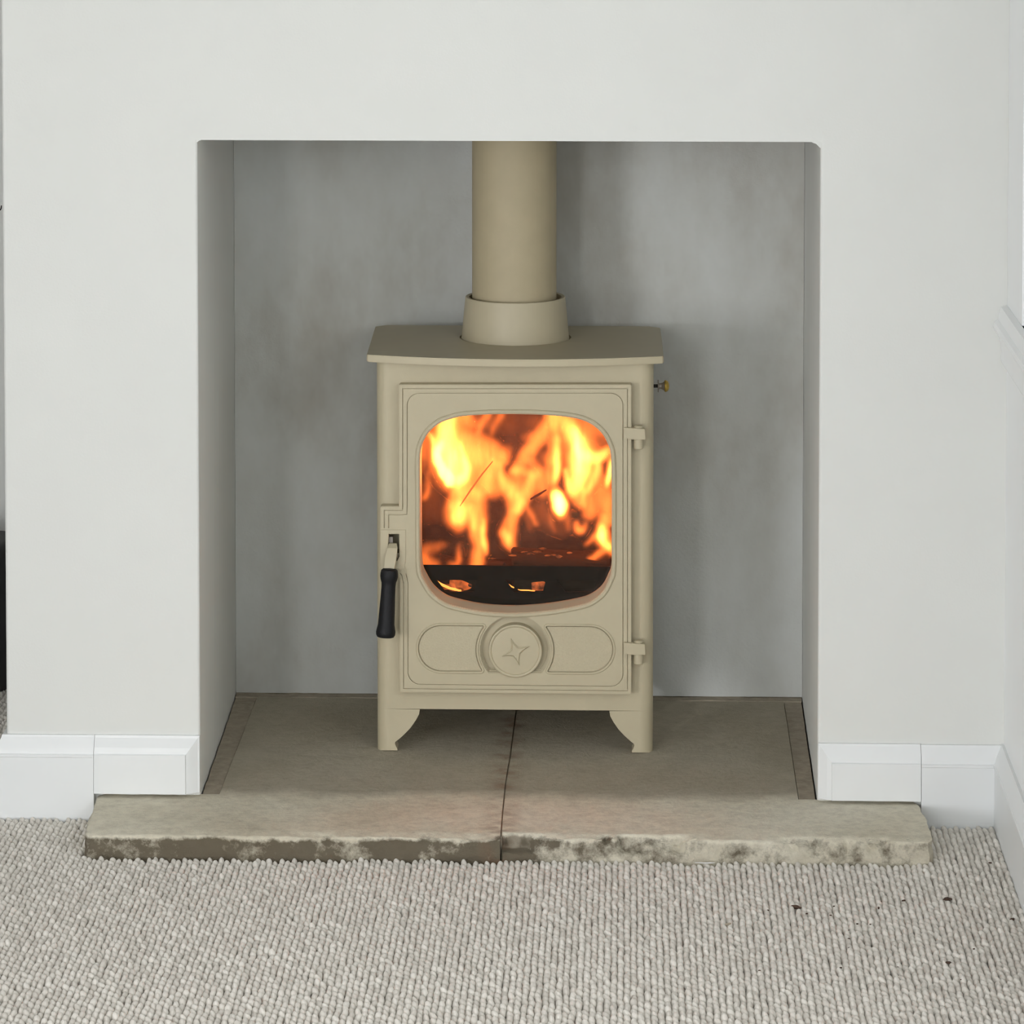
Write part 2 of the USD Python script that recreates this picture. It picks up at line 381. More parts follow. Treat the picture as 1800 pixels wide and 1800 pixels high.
def framed_end(x0, x1, ztop, zbot, side, t=0.018):
    """A skirting piece whose moulding turns down its open end (side = +1: right end, -1: left end)."""
    prof = [(0.0335, t), (0.0325, t + 0.0012), (0.029, t + 0.0012), (0.0275, t - 0.001), (0.018, t - 0.004), (0.004, t - 0.011), (0.0, t - 0.012)]
    ew = 0.74                                                        # the end moulding is narrower than the top one
    slabs = []
    for (a, pa), (b, pb) in zip(prof[:-1], prof[1:]):
        ring = lambda q: sbox(x0 + (q * ew if side < 0 else 0), zbot, x1 - (q * ew if side > 0 else 0), ztop - q)
        ra, rb = ring(a), ring(b)
        slabs.append(ext_xz(rb.difference(ra), -min(pa, pb), 0.0))
        # sloped face between the two heights
        lo, hi = min(pa, pb), max(pa, pb)
        if hi - lo > 1e-6:
            inner, outer = (ra, rb) if pa > pb else (rb, ra)
            c0, c1 = np.array(outer.exterior.coords)[:-1], np.array(inner.exterior.coords)[:-1]
            if pa > pb:
                vv = [(x, -lo, z) for x, z in c0] + [(x, -hi, z) for x, z in c1]
                slabs.append(m3.Manifold.hull_points(np.array(vv, float)))
    body = ext_xz(sbox(x0 + (0.0335 * ew if side < 0 else 0), zbot, x1 - (0.0335 * ew if side > 0 else 0), ztop - 0.0335), -t, 0.0)
    ridge = sbox(x0 + (0.029 * ew if side < 0 else 0), zbot, x1 - (0.029 * ew if side > 0 else 0), ztop - 0.029).difference(sbox(x0 + (0.0335 * ew if side < 0 else 0), zbot, x1 - (0.0335 * ew if side > 0 else 0), ztop - 0.0335))
    return m3.Manifold.batch_boolean(slabs + [body, ext_xz(ridge, -t - 0.0012, 0)], m3.OpType.Add)


SKL, SKR = 0.1396, 0.1355
XJL, XJR = -0.6655, 0.6525                                            # joints where the hearth begins
b = thing("baseboard_left", "white skirting on the chimney breast left of the fireplace", "skirting board", kind="structure")
obj("board", moulding([(XL, 1.1), (XL, 0), (XJL, 0)], skirt_profile(0.0, SKL)), "trim", b, smooth=20)
obj("board", framed_end(XJL + 0.0006, OL - 0.0005, SKL + 0.0005, 0.0486, 1), "trim", b, smooth=20)
b = thing("baseboard_back", "white skirting on the chimney breast right of the fireplace", "skirting board", kind="structure")
obj("board", framed_end(OR + 0.001, XJR - 0.0006, SKR + 0.0008, 0.0480, -1), "trim", b, smooth=20)
obj("board", moulding([(XJR, 0), (XR, 0)], skirt_profile(0.0, SKR)), "trim", b, smooth=20)
obj("baseboard_right", moulding([(XR, 0), (XR, -5.9)], skirt_profile(0.0, 0.137, 0.0165)), "trim", kind="structure", label="white skirting along the foot of the right-hand wall", cat="skirting board", smooth=20)
dado = [(0.0, 0.742), (0.006, 0.744), (0.010, 0.752), (0.0085, 0.765), (0.012, 0.790), (0.020, 0.799), (0.022, 0.806), (0.020, 0.812), (0.014, 0.816), (0.013, 0.826), (0.010, 0.836), (0.0, 0.838)]
obj("trim_1", moulding([(XR, -0.001), (XR, -5.9)], dado), "boards", kind="structure", label="white moulded dado rail on the right-hand wall", cat="dado rail", smooth=25)
obj("trim_2", rbx(0.784, 0.801, -0.212, -0.0005, 0.8370, 2.4, 0.0015, 8), "boards", kind="structure", label="flat white upright board in the corner above the dado rail", cat="trim")

# ------------------------------------------------------------------ hearth
HZ = 0.043


def slab(poly, front_left, seed):
    s = ext_xy(poly, -0.001, HZ).refine_to_length(0.0065)
    t = tm(s)
    v = np.array(t.vertices)
    n1, n2 = meshkit.fbm(v * 9 + seed, 4, seed), meshkit.fbm(v * 38 + seed, 4, seed + 5)
    top = v[:, 2] > HZ - 0.002
    out = v.copy()
    out[:, 2] += top * ((n1 - 0.5) * 0.004 + (n2 - 0.5) * 0.0022)
    edge = np.clip((-0.17 - v[:, 1]) / 0.02, 0, 1) * (v[:, 1] < -0.17)   # the split outer faces
    outer = (np.abs(v[:, 0]) > 0.60) & (v[:, 1] < -0.002)
    w = np.maximum(edge, outer * 1.0)
    rough = (meshkit.fbm(v * np.array([24, 24, 60]) + 3 + seed, 4, seed + 9) - 0.5)
    out[:, 1] += edge * (v[:, 1] < -0.205) * rough * 0.014
    out[:, 0] += outer * (np.abs(v[:, 0]) > 0.64) * rough * 0.012
    # chips and a worn arris along the top front edge
    c = meshkit.fbm(np.c_[v[:, 0] * 11, v[:, 0] * 0 + seed, v[:, 0] * 0], 4, seed + 2)
    c2 = meshkit.fbm(np.c_[v[:, 0] * 42, v[:, 0] * 0 + seed, v[:, 2] * 30], 4, seed + 6)
    chip = np.clip((c - 0.40) * 3.0, 0, 1) * np.clip((c2 - 0.30) * 3.2, 0, 1.2)
    near = np.clip(1 - np.hypot(v[:, 1] + 0.221, (HZ - v[:, 2])) / 0.026, 0, 1)
    out[:, 1] += near * (0.002 + 0.020 * chip)
    out[:, 2] -= near * (0.0015 + 0.017 * chip) * (v[:, 2] > 0.012)
    out[:, 2] = np.maximum(out[:, 2], -0.001)
    return trimesh.Trimesh(out, t.faces, process=False)


def wob(x0, x1, n, y, amp, seed):
    xs = np.linspace(x0, x1, n)
    return [(float(x), float(y + amp * (meshkit.fbm(np.array([x * 7, seed, 0.0]), 3, seed) - 0.5))) for x in xs]


jl = [(-0.0085, -0.221), (-0.0105, -0.10), (-0.0115, 0.07), (-0.0095, 0.25), (-0.008, 0.612)]
left = Polygon(wob(-0.641, -0.0085, 26, -0.222, 0.008, 3) + jl[1:] + [(-0.4685, 0.612), (-0.4665, 0.004), (-0.648, 0.004), (-0.659, -0.010), (-0.656, -0.08), (-0.653, -0.15), (-0.6505, -0.212)])
right = Polygon([(x + 0.0022, y) for x, y in jl[::-1]] + wob(-0.005, 0.648, 26, -0.2185, 0.006, 4) + [(0.6545, -0.208), (0.655, -0.14), (0.654, -0.11), (0.6475, -0.05), (0.646, -0.012), (0.640, 0.004), (0.459, 0.004), (0.4615, 0.612)])
h = thing("hearth", "worn sandstone hearth of two flags with chipped front edges under the stove", "hearth")
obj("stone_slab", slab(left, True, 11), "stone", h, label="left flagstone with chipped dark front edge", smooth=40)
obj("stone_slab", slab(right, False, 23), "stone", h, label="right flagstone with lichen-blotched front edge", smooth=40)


def fillet(poly, z, seed):
    t = tm(ext_xy(poly, -0.001, z).refine_to_length(0.012))
    v = np.array(t.vertices)
    v[:, 2] += (v[:, 2] > z - 0.002) * (meshkit.fbm(v * 30, 4, seed) - 0.5) * 0.006
    return trimesh.Trimesh(v, t.faces, process=False)


obj("mortar_strip", fillet(Polygon([(-0.467, 0.006), (-0.4695, 0.612), (-0.506, 0.612), (-0.494, 0.006)]), HZ - 0.0015, 1), "mortar", h, smooth=40)
obj("mortar_strip", fillet(Polygon([(0.460, 0.006), (0.4862, 0.006), (0.4925, 0.612), (0.4625, 0.612)]), HZ - 0.0015, 2), "mortar", h, smooth=40)
obj("mortar_strip", fillet(Polygon([(x + 0.0001, y + (0.02 if i == 0 else 0)) for i, (x, y) in enumerate(jl)] + [(x + 0.0021, y + (0.02 if i == 0 else 0)) for i, (x, y) in list(enumerate(jl))[::-1]]), 0.0395, 5), "mortar", h, smooth=40)
obj("mortar_strip", fillet(Polygon([(-0.507, 0.6125), (0.493, 0.6125), (0.4945, 0.644), (-0.508, 0.644)]), HZ + 0.001, 3), "mortar", h, smooth=40)

# ------------------------------------------------------------------ carpet: rows of thick wool loops
foot = shapely.union_all([left, right]).buffer(0.004)
pos, ori, scl, idx = [], [], [], []
PX, PY = 0.0093, 0.0182
xs = np.arange(-1.45, 0.764, PX)
for i, x in enumerate(xs):
    for j in range(-60 if -1.1 < x < -0.835 else 0, int(1.5 / PY)):
        y = -0.004 - PY * (j + 0.5 * (i % 2) + 0.5 * random.random() * 0.35)
        if foot.contains(Point(x, y)):
            continue
        if -0.022 < y < 0.02 and x > XL - 0.02:
            continue
        pos.append((x + random.gauss(0, 0.0006), y, 0.0022 + random.gauss(0, 0.0007)))
        q = Gf.Rotation(Gf.Vec3d(0, 0, 1), random.gauss(13, 10)) * Gf.Rotation(Gf.Vec3d(1, 0, 0), 0)
        q = (Gf.Rotation(Gf.Vec3d(1, 0, 0), random.gauss(27, 7)) * q).GetQuat()
        ori.append(Gf.Quath(float(q.GetReal()), *map(float, q.GetImaginary())))
        s = random.uniform(0.9, 1.12)
        scl.append((s, random.uniform(0.92, 1.1), random.uniform(0.9, 1.15)))
        idx.append(random.randrange(3))
pile = UsdGeom.PointInstancer.Define(stage, "/World/carpet")
tag(pile, "pale beige looped wool carpet in ribbed rows covering the floor", "carpet", kind="stuff")
for k in range(3):
    t = trimesh.creation.icosphere(2)
    v = t.vertices * np.array([0.0051, 0.0100, 0.0062])
    v = v * (1 + 0.22 * (meshkit.fbm(v * 260 + k * 9, 3, k)[:, None] - 0.5))
    usdkit.mesh(stage, f"/World/carpet/wool_loop_{k:03d}" if k else "/World/carpet/wool_loop", trimesh.Trimesh(v, t.faces, process=False), M["wool"], smooth=True)
pile.CreatePrototypesRel().SetTargets([Sdf.Path("/World/carpet/wool_loop"), Sdf.Path("/World/carpet/wool_loop_001"), Sdf.Path("/World/carpet/wool_loop_002")])
pile.CreateProtoIndicesAttr(Vt.IntArray(idx))
pile.CreatePositionsAttr(Vt.Vec3fArray([Gf.Vec3f(*map(float, p)) for p in pos]))
pile.CreateOrientationsAttr(Vt.QuathArray(ori))
pile.CreateScalesAttr(Vt.Vec3fArray([Gf.Vec3f(*map(float, p)) for p in scl]))

# ------------------------------------------------------------------ stove body
SF = 0.265                                                           # plane of the stove's front
BL, BR, BB = -0.2318, 0.2294, 0.560
SX = -0.004                                                          # the back stands a little to the left
stove = thing("wood_stove", "small cream enamelled wood-burning stove with a fire burning behind its door glass", "stove", (0, 0.40, HZ))
ST = (0, -0.40, -HZ)                                                   # parts are modelled in world coordinates


def sp(name, mesh, material, parent=stove, **k):
    if isinstance(mesh, list):
        mesh = trimesh.util.concatenate([tm(m) for m in mesh])
    mesh = tm(mesh).copy()
    mesh.apply_translation(ST)
    return obj(name, mesh, material, parent, **k)


foot_plan = Polygon([(BL, SF), (BR, SF), (BR + SX, BB), (BL + SX, BB)]).buffer(-0.022, join_style=2).buffer(0.022)
zu, ztop = 0.1157, 0.6993
shell = ext_xy(foot_plan, zu, ztop)
cavity = bx(-0.183, 0.183, SF - 0.05, 0.505, 0.200, 0.660)
slot_hole = bx(*[f(xz(683, 940, SF)[0], xz(702, 940, SF)[0]) for f in (min, max)], SF - 0.02, SF + 0.03, xz(690, 972, SF)[1], xz(690, 936, SF)[1])
sp("body", shell - cavity - slot_hole, "enamel", label="cream box body with rounded front corners")

# front legs: an ogee bracket running down to a small foot
def leg_poly(side):
    inner = [(738, 1247), (736.5, 1256), (731, 1266), (722, 1279), (712, 1289.5), (701, 1299.5), (695, 1304), (694.2, 1307), (696, 1312), (698.6, 1316.5), (698, 1321), (695.5, 1323.5)]
    p = [xz(a, q, SF) for a, q in inner]
    p = [(x, max(z, HZ)) for x, z in p]
    p[-1] = (p[-1][0], HZ)
    if side > 0:
        p = [(-x - 0.0035, z) for x, z in p]
        return Polygon(p + [(BR + 0.001, HZ), (BR + 0.001, zu + 0.0001), ])
    return Polygon(p + [(BL - 0.001, HZ), (BL - 0.001, zu + 0.0001)])


def thick_ring(y0, y1):
    return ext_xy(foot_plan, HZ - 0.01, zu + 0.01) ^ bx(-1, 1, y0, y1, 0, 1)


for y0, y1 in ((SF - 0.001, SF + 0.034), (BB - 0.030, BB + 0.001)):
    for s in (-1, 1):
        front = ext_xz(leg_poly(s).buffer(0), y0, y1) ^ thick_ring(y0, y1)
        sp("leg", front - bx(-1, 1, -1, SF + 0.006, 0, HZ + 0.0022), "enamel")

# top plate with a bowed front
ZT = 0.7117
fp = [(-0.2475, 0.262)] + [(x, 0.262 - 0.042 * (1 - (x / 0.2475) ** 2)) for x in np.linspace(-0.235, 0.235, 25)] + [(0.2455, 0.262)]
bp = [(0.2445, 0.40), (0.2425, 0.568), (0.224, 0.586), (-0.235, 0.586), (-0.2545, 0.568), (-0.2505, 0.40)]
plate = Polygon(fp + bp).buffer(-0.005).buffer(0.005)
rolls = [ext_xy(plate, ZT - 0.0095, ZT - 0.0015), ext_xy(plate.buffer(-0.0007), ZT - 0.0020, ZT)]
for k in range(5):
    a = (k + 0.5) / 5 * math.pi / 2
    rolls.append(ext_xy(plate.buffer(-0.0055 * (1 - math.cos(a))), ZT - 0.0095 - 0.0032 * math.sin((k + 1) / 5 * math.pi / 2), ZT - 0.0090))
sp("top_plate", m3.Manifold.batch_boolean(rolls, m3.OpType.Add) - m3.Manifold.cylinder(0.1, 0.0955, 0.0955, 72).translate((-0.0062, 0.458, ZT - 0.004)), "enamel", label="cream top plate with a bowed front edge")
# collar: a tapered casting on the top plate
sp("flue_collar", lathe([(0.060, 0.0), (0.0925, 0.0), (0.0925, 0.001), (0.0855, 0.0725), (0.0848, 0.074), (0.0832, 0.0745), (0.0790, 0.0735), (0.0785, 0.066), (0.060, 0.064), (0.060, 0.0)], 96).apply_translation((-0.0065, 0.458, ZT - 0.0038)), "enamel", label="cream tapered flue collar")

# ------------------------------------------------------------------ door
DY = 0.2435                                                          # plane of the door's face
P0 = Polygon([xz(*q, DY) for q in [(701, 676), (1110, 676), (1110, 1221), (702.5, 1217), (702.5, 1026), (700, 1014), (694, 1006), (688, 1003), (668.5, 1003), (668.5, 890), (701, 890)]])
P0 = P0.buffer(-0.003).buffer(0.003)
glass_px = [(738.6, 879), (738.3, 805), (743, 780), (754, 760), (773, 744), (794, 736), (815, 731.5), (857, 728.6), (901.5, 728), (948, 729), (990, 732.2), (1020, 737.5), (1041, 747), (1058, 762), (1068, 780), (1073.6, 801),
            (1075, 858), (1075, 942), (1074.6, 1001), (1069, 1021), (1058, 1041), (1039, 1056), (1015.5, 1064), (963, 1073), (903.6, 1077), (846.6, 1074), (800, 1064.5), (779, 1056.5), (760, 1041), (747.4, 1021), (740, 1001), (738.6, 953)]
hole2d = catmull([xz(*q, DY) for q in glass_px], 5)
hole = Polygon(hole2d).buffer(0)


def sunk(line_poly, depth=0.0026, w=0.0008):
    return ext_xz(line_poly.buffer(w).difference(line_poly.buffer(-w)), DY - 0.01, DY + depth)


door = round_ext(P0, DY, SF - 0.0005, 0.0022, 4)
inset1 = P0.buffer(-0.0066, join_style=2)
inset2 = P0.buffer(-0.0140, join_style=2).buffer(-0.021).buffer(0.021)
tabcut = sbox(xz(600, 950, DY)[0], xz(690, 1008, DY)[1], xz(716, 950, DY)[0], xz(690, 928, DY)[1])
# the tab keeps its own grooves, ending above the latch block
inset2 = shapely.union_all([inset2, P0.buffer(-0.0140, join_style=2).intersection(sbox(-1, xz(690, 1008, DY)[1], xz(725, 950, DY)[0], xz(690, 880, DY)[1]))]).buffer(-0.001).buffer(0.002).buffer(-0.001)
door -= sunk(inset1) - ext_xz(tabcut, DY - 0.02, DY + 0.02)
door -= sunk(inset2) - ext_xz(tabcut, DY - 0.02, DY + 0.02)
inner_box = ext_xz(hole.buffer(0.010), SF - 0.001, 0.300)              # inner frame that carries the glass
door = (door + inner_box) - ext_xz(hole, DY - 0.05, 0.4)
# slot in which the latch lever turns
sl = Polygon([xz(*q, DY) for q in [(683.5, 938.5), (701.5, 938.5), (702, 978), (698, 986), (679, 984), (682, 962)]])
door -= ext_xz(sl, DY - 0.02, SF + 0.03)
# trough round the emblem disc and the two stippled panels
ec = xz(905.2, 1142.8, DY)
pcx, pz0, pz1 = ec[0], xz(905, 1184.5, DY)[1], xz(905, 1096.5, DY)[1]
pl, pr = xz(731.5, 1141, DY)[0], xz(1081.5, 1141, DY)[0]
rr = (pz1 - pz0) / 2
pill = shapely.union_all([Point(pl + rr, (pz0 + pz1) / 2).buffer(rr, 32), Point(pr - rr, (pz0 + pz1) / 2).buffer(rr, 32), sbox(pl + rr, pz0, pr - rr, pz1)])
ring_r = 0.0585
trough = Point(*ec).buffer(ring_r, 48).intersection(sbox(-1, pz0 + 0.0015, 1, 1))
door -= m3.Manifold.batch_boolean([ext_xz(trough.buffer(-0.0009 * k), DY - 0.02, DY + 0.0022 * (k + 1)) for k in range(6)], m3.OpType.Add)
halves = [g for g in pill.buffer(-0.0012).difference(Point(*ec).buffer(ring_r + 0.0035, 48)).geoms]
for g in halves:
    door -= ext_xz(g.buffer(-0.0020), DY - 0.02, DY + 0.0036)
door_prim = sp("door", door, "enamel", label="cream cast door with stepped border and arched window")
for g in halves:
    sp("stippled_panel", ext_xz(g.buffer(-0.0036), DY + 0.0014, DY + 0.0038), "enamel_rough", door_prim, label="stippled cream panel")
    ring = np.array(shapely.geometry.polygon.orient(g.buffer(-0.0004).buffer(-0.004).buffer(0.004)).segmentize(0.003).exterior.coords)[:-1]
    sp("panel_bead", bead(np.c_[ring[:, 0], np.full(len(ring), DY), ring[:, 1]], 0.0021, squash=1.0), "enamel", door_prim)
# raised bead round the window
rim = np.array(hole.buffer(0.0042).segmentize(0.006).exterior.coords)[:-1]
sp("window_rim", bead(np.c_[rim[:, 0], np.full(len(rim), DY - 0.0002), rim[:, 1]], 0.0038, squash=1.0), "enamel", door_prim)
# emblem disc with a four-pointed star
R = 0.0447
dsk = lathe([(0.0, -0.008), (R, -0.008), (R, 0.0085), (R - 0.0006, 0.0098), (R - 0.0022, 0.0104), (R - 0.0042, 0.0096), (R - 0.0052, 0.0080), (R - 0.0066, 0.0086), (0.0, 0.0092)], 96)
dsk.apply_transform(trimesh.transformations.rotation_matrix(math.pi / 2, [1, 0, 0]))
ed = xz(905.8, 1144.6, DY - 0.004)
dsk.apply_translation((ed[0], DY + 0.0055, ed[1]))
sp("emblem_disc", dsk, "enamel", door_prim)
tips = [(898, 1121.5), (931.5, 1135.5), (913, 1170.5), (882, 1153.5)]
cx, cz = 906.5, 1145
star = []
for i in range(4):
    a, c = np.array(tips[i]), np.array(tips[(i + 1) % 4])
    v = np.array([cx, cz]) + ((a + c) / 2 - [cx, cz]) * 0.52
    star += [tuple(a), tuple(a + (v - a) * 0.5 + ((cx, cz) - (a + (v - a) * 0.5)) * np.array(0.10)), tuple(v), tuple(v + (c - v) * 0.5 + ((cx, cz) - (v + (c - v) * 0.5)) * np.array(0.10))]
SY = DY + 0.0055 - 0.0090
star = Polygon([xz(*q, SY) for q in star])
cen = xz(cx, cz, SY)
ring = np.array(star.exterior.coords)[:-1]
lay = [(1.0, SY + 0.001), (1.0, SY - 0.0006), (0.74, SY - 0.0030), (0.66, SY - 0.0024)]
vs = np.vstack([np.c_[cen[0] + (ring[:, 0] - cen[0]) * s, np.full(len(ring), y), cen[1] + (ring[:, 1] - cen[1]) * s] for s, y in lay] + [[[cen[0], SY - 0.0022, cen[1]]]])
n = len(ring)
fs = []
for L in range(3):
    for i in range(n):
        k = (i + 1) % n
        fs += [[L * n + i, L * n + k, (L + 1) * n + k], [L * n + i, (L + 1) * n + k, (L + 1) * n + i]]
fs += [[3 * n + i, 3 * n + (i + 1) % n, 4 * n] for i in range(n)]
st = trimesh.Trimesh(vs, fs, process=False)
trimesh.repair.fix_normals(st)
sp("star_emblem", st, "enamel", door_prim, smooth=False, label="raised four-pointed star")
# glass
sp("glass_pane", ext_xz(hole.buffer(0.004), 0.2905, 0.2945), "pane", door_prim, label="clear heat-resistant glass pane", smooth=False)
# latch block frame
lb = Polygon([xz(*q, DY) for q in [(669, 931), (713, 931), (713, 985), (710, 1001), (669, 1001)]]).difference(sl.buffer(0.0004))
sp("latch_plate", round_ext(lb, DY - 0.0015, DY + 0.003, 0.0008, 2), "enamel", door_prim)

# hinges on the right
for (y0, y1, dy) in ((752.5, 772.5, 0), (1130.5, 1151.0, 1)):
    hp = Polygon([xz(*q, DY - 0.006) for q in [(1097, y0 - 1.0), (1133.5, y0 + 1.5), (1134.5, y1), (1112, y1), (1096, y1 - 2.5)]]).buffer(-0.0012).buffer(0.0012)
    arm = sp("hinge", round_ext(hp, DY - 0.008, DY + 0.006, 0.0016, 3), "enamel")
    c = xz(1122.5, (y0 + y1) / 2, DY)
    zt_, zb = xz(1122, y0 - 4.5, DY)[1], xz(1122, y1 + 17, DY)[1]
    sp("hinge_pin", lathe([(0, 0), (0.0068, 0.0), (0.0078, 0.001), (0.0078, zt_ - zb - 0.0025), (0.0062, zt_ - zb - 0.0006), (0, zt_ - zb)], 24).apply_translation((c[0], DY + 0.0040, zb)), "enamel", arm)

# latch lever and black handle
lev = [pt(690.5, 958, DY + 0.004), pt(690, 966, DY - 0.006), pt(686.5, 984, DY - 0.014), pt(684.5, 1000, DY - 0.018)]
lever = m3.Manifold.batch_boolean([m3.Manifold.batch_hull([m3.Manifold.cube((w1, 0.006, 0.006), True).translate(tuple(map(float, p1))), m3.Manifold.cube((w2, 0.006, 0.006), True).translate(tuple(map(float, p2)))])
                                   for (p1, w1), (p2, w2) in zip(zip(lev[:-1], (0.013, 0.0165, 0.0185)), zip(lev[1:], (0.0165, 0.0185, 0.0165)))], m3.OpType.Add)
lv = sp("latch_lever", lever, "enamel", label="cream latch lever", smooth=20)
sp("latch_bolt", m3.Manifold.cube((0.0065, 0.012, 0.024), True).translate(tuple(map(float, pt(687.5, 955, SF - 0.004)))), "stemgrey", lv)
p0, p1 = pt(684.8, 999, DY - 0.022), pt(677.5, 1121, DY - 0.034)
L = float(np.linalg.norm(p1 - p0))
prof = [(0.0, 0.0), (0.0105, 0.0006), (0.0135, 0.003), (0.0146, 0.008), (0.0148, 0.013), (0.0138, 0.0185), (0.0121, 0.0235), (0.0117, 0.03), (0.0122, 0.05), (0.0131, 0.075), (0.0138, L - 0.022), (0.0150, L - 0.016), (0.0162, L - 0.010), (0.0158, L - 0.005), (0.0140, L - 0.0015), (0.0105, L - 0.0002), (0.0, L)]
hd = lathe(prof, 40)
hd.apply_transform(trimesh.geometry.align_vectors([0, 0, 1], (p1 - p0) / L))
hd.apply_translation(p0)
sp("handle", hd, "handle", label="black tapered door handle")
# air control on the right side
kb = pt(1150, 678.5, 0.42)
stem = lathe([(0, -0.012), (0.0030, -0.012), (0.0030, 0.0075), (0, 0.0075)], 20)
cone = lathe([(0, 0.0060), (0.0105, 0.0060), (0.0108, 0.0070), (0.0100, 0.0078), (0.0052, 0.0085), (0.0048, 0.0110), (0.0060, 0.0145), (0.0088, 0.0178), (0, 0.0178)], 32)
knob = lathe([(0, 0.0176), (0.0092, 0.0176), (0.0102, 0.0188), (0.0099, 0.0205), (0.0080, 0.0235), (0.0045, 0.0253), (0, 0.0258)], 32)
rot = trimesh.transformations.rotation_matrix(math.pi / 2, [0, 1, 0])
for q in (stem, cone, knob):
    q.apply_transform(rot)
    q.apply_translation(kb)
ac = sp("air_control", cone, "stemgrey", label="grey air control shank")
sp("stem", stem, "dark_gap", ac)
sp("knob", knob, "brass", ac, label="brass knob")

# firebox lining and log guard
lining = bx(-0.1825, 0.1825, 0.2955, 0.5045, 0.2005, 0.6595) - bx(-0.172, 0.172, 0.20, 0.492, 0.212, 0.648)
sp("firebox_lining", lining, "firebrick", label="sooty brick lining of the firebox")
gy = 0.318
gz1, gz0 = xz(900, 995, gy)[1], 0.2125
guard = sbox(-0.170, gz0, 0.170, gz1)
for a, c in ((767, 839), (888, 960), (978, 1050)):
    guard = guard.difference(Polygon([xz(a, 1019.5, gy), xz(c, 1019.5, gy), xz(c - 6, 1041, gy), xz(a + 16, 1041, gy)]))
sp("log_guard", ext_xz(guard, gy, gy + 0.006), "guard", label="sooty slotted iron bar holding back the logs", smooth=False)

# flue pipe
pipe = lathe([(0.0695, 0.0), (0.0722, 0.0), (0.0722, 0.55), (0.0695, 0.55), (0.0695, 0.0)], 96)
pipe.apply_translation((-0.0082, 0.46, 0.7742))
obj("flue_pipe", pipe, "enamel_flue", label="cream round flue pipe rising from the stove top", cat="flue pipe")

# ------------------------------------------------------------------ the fire
def log_mesh(a, c, r0, r1, seed):
    a, c = np.array(a, float), np.array(c, float)
    L = np.linalg.norm(c - a)
    prof = [(0, 0), (r0 * 0.9, 0.0)] + [(r0 + (r1 - r0) * t, 0.004 + (L - 0.008) * t) for t in np.linspace(0, 1, 28)] + [(r1 * 0.9, L), (0, L)]
    m = lathe(prof, 36)
    v = np.array(m.vertices)
    k = 1 + 0.28 * (meshkit.fbm(v * np.array([26, 26, 9]) + seed, 4, seed) - 0.5)
    v[:, :2] *= k[:, None]
    m = trimesh.Trimesh(v, m.faces, process=False)
    m.apply_transform(trimesh.geometry.align_vectors([0, 0, 1], (c - a) / L))
    m.apply_translation(a)
    return m


obj("log", log_mesh((-0.010, 0.374, 0.318), (0.160, 0.382, 0.322), 0.046, 0.040, 5), "log", label="charred log on the right, lying behind the slotted guard bar", cat="log")
obj("log", log_mesh((-0.160, 0.380, 0.322), (-0.026, 0.366, 0.300), 0.034, 0.040, 8), "log", label="charred log on the left, its top glowing behind the stove glass", cat="log")
obj("log", log_mesh((-0.150, 0.452, 0.292), (0.150, 0.455, 0.305), 0.032, 0.030, 12), "log", label="dark log at the very back of the firebox", cat="log")
def uv(u, v, Y):
    return pt(720 + u * 0.2111, 710 + v * 0.2111, Y)


eb = []
for i in range(40):
    s = random.uniform(0.007, 0.016)
    t = trimesh.creation.icosphere(1)
    v = t.vertices * np.array([s * 1.3, s, s * 0.8])
    v *= (1 + 0.5 * (meshkit.fbm(v * 120 + i, 3, i)[:, None] - 0.5))
    t = trimesh.Trimesh(v + np.array([random.uniform(-0.15, 0.15), random.uniform(0.335, 0.375), random.uniform(0.218, 0.262)]), t.faces, process=False)
    eb.append(t)
for i in range(9):                                                  # lumps showing dull red in the slots
    u0, v0 = (215, 1465)
    c = uv(u0 + random.uniform(20, 340), v0 + random.uniform(10, 110), random.uniform(0.336, 0.345))
    t = trimesh.creation.icosphere(1)
    eb.append(trimesh.Trimesh(t.vertices * random.uniform(0.004, 0.009) * np.array([1.3, 0.8, 0.8]) + c, t.faces, process=False))
for u0, v0 in [(960, 1235), (1010, 1250), (1060, 1232), (1110, 1205), (1150, 1262), (1200, 1258), (1240, 1270), (690, 1290), (860, 1262), (1330, 1240)]:
    c = uv(u0, v0, 0.3275)
    t = trimesh.creation.icosphere(1)
    eb.append(trimesh.Trimesh(t.vertices * np.array([random.uniform(0.003, 0.007), 0.003, random.uniform(0.0012, 0.0026)]) * (1 + 1.1 * (meshkit.fbm(t.vertices * 2 + u0, 3, u0)[:, None] - 0.5)) + c, t.faces, process=False))
obj("ember_bed", eb, "ember", label="bed of glowing embers beneath the logs", cat="embers", kind="stuff")


obj("glowing_stick", tube([uv(222, 1474, 0.331), uv(262, 1502, 0.331), uv(330, 1532, 0.332), uv(420, 1553, 0.333)], [0.0016, 0.0022, 0.0024, 0.0030], 10), "hot", label="bright curved ember showing in the left slot of the guard bar", cat="ember")
obj("glowing_stick", tube([uv(800, 1484, 0.331), uv(850, 1522, 0.331), uv(920, 1548, 0.332), uv(1040, 1556, 0.333)], [0.0008, 0.0012, 0.0014, 0.0010], 10), "hot", label="thin curved ember showing in the middle slot of the guard bar", cat="ember")
obj("coal", log_mesh(uv(330, 1500, 0.342), uv(545, 1510, 0.346), 0.0125, 0.010, 31), "warm", label="red coal lying in the left slot behind the bright ember", cat="coal")
obj("coal", log_mesh(uv(1015, 1512, 0.336), uv(1128, 1505, 0.338), 0.0085, 0.0095, 33), "warm", label="red coal at the right end of the middle slot", cat="coal")
obj("twig", tube([uv(690, 480, 0.345), uv(600, 590, 0.345), uv(510, 715, 0.346), uv(420, 850, 0.348)], [0.0008, 0.0014, 0.0016, 0.0010], 8), "twig", label="long thin glowing twig slanting through the flames", cat="twig")
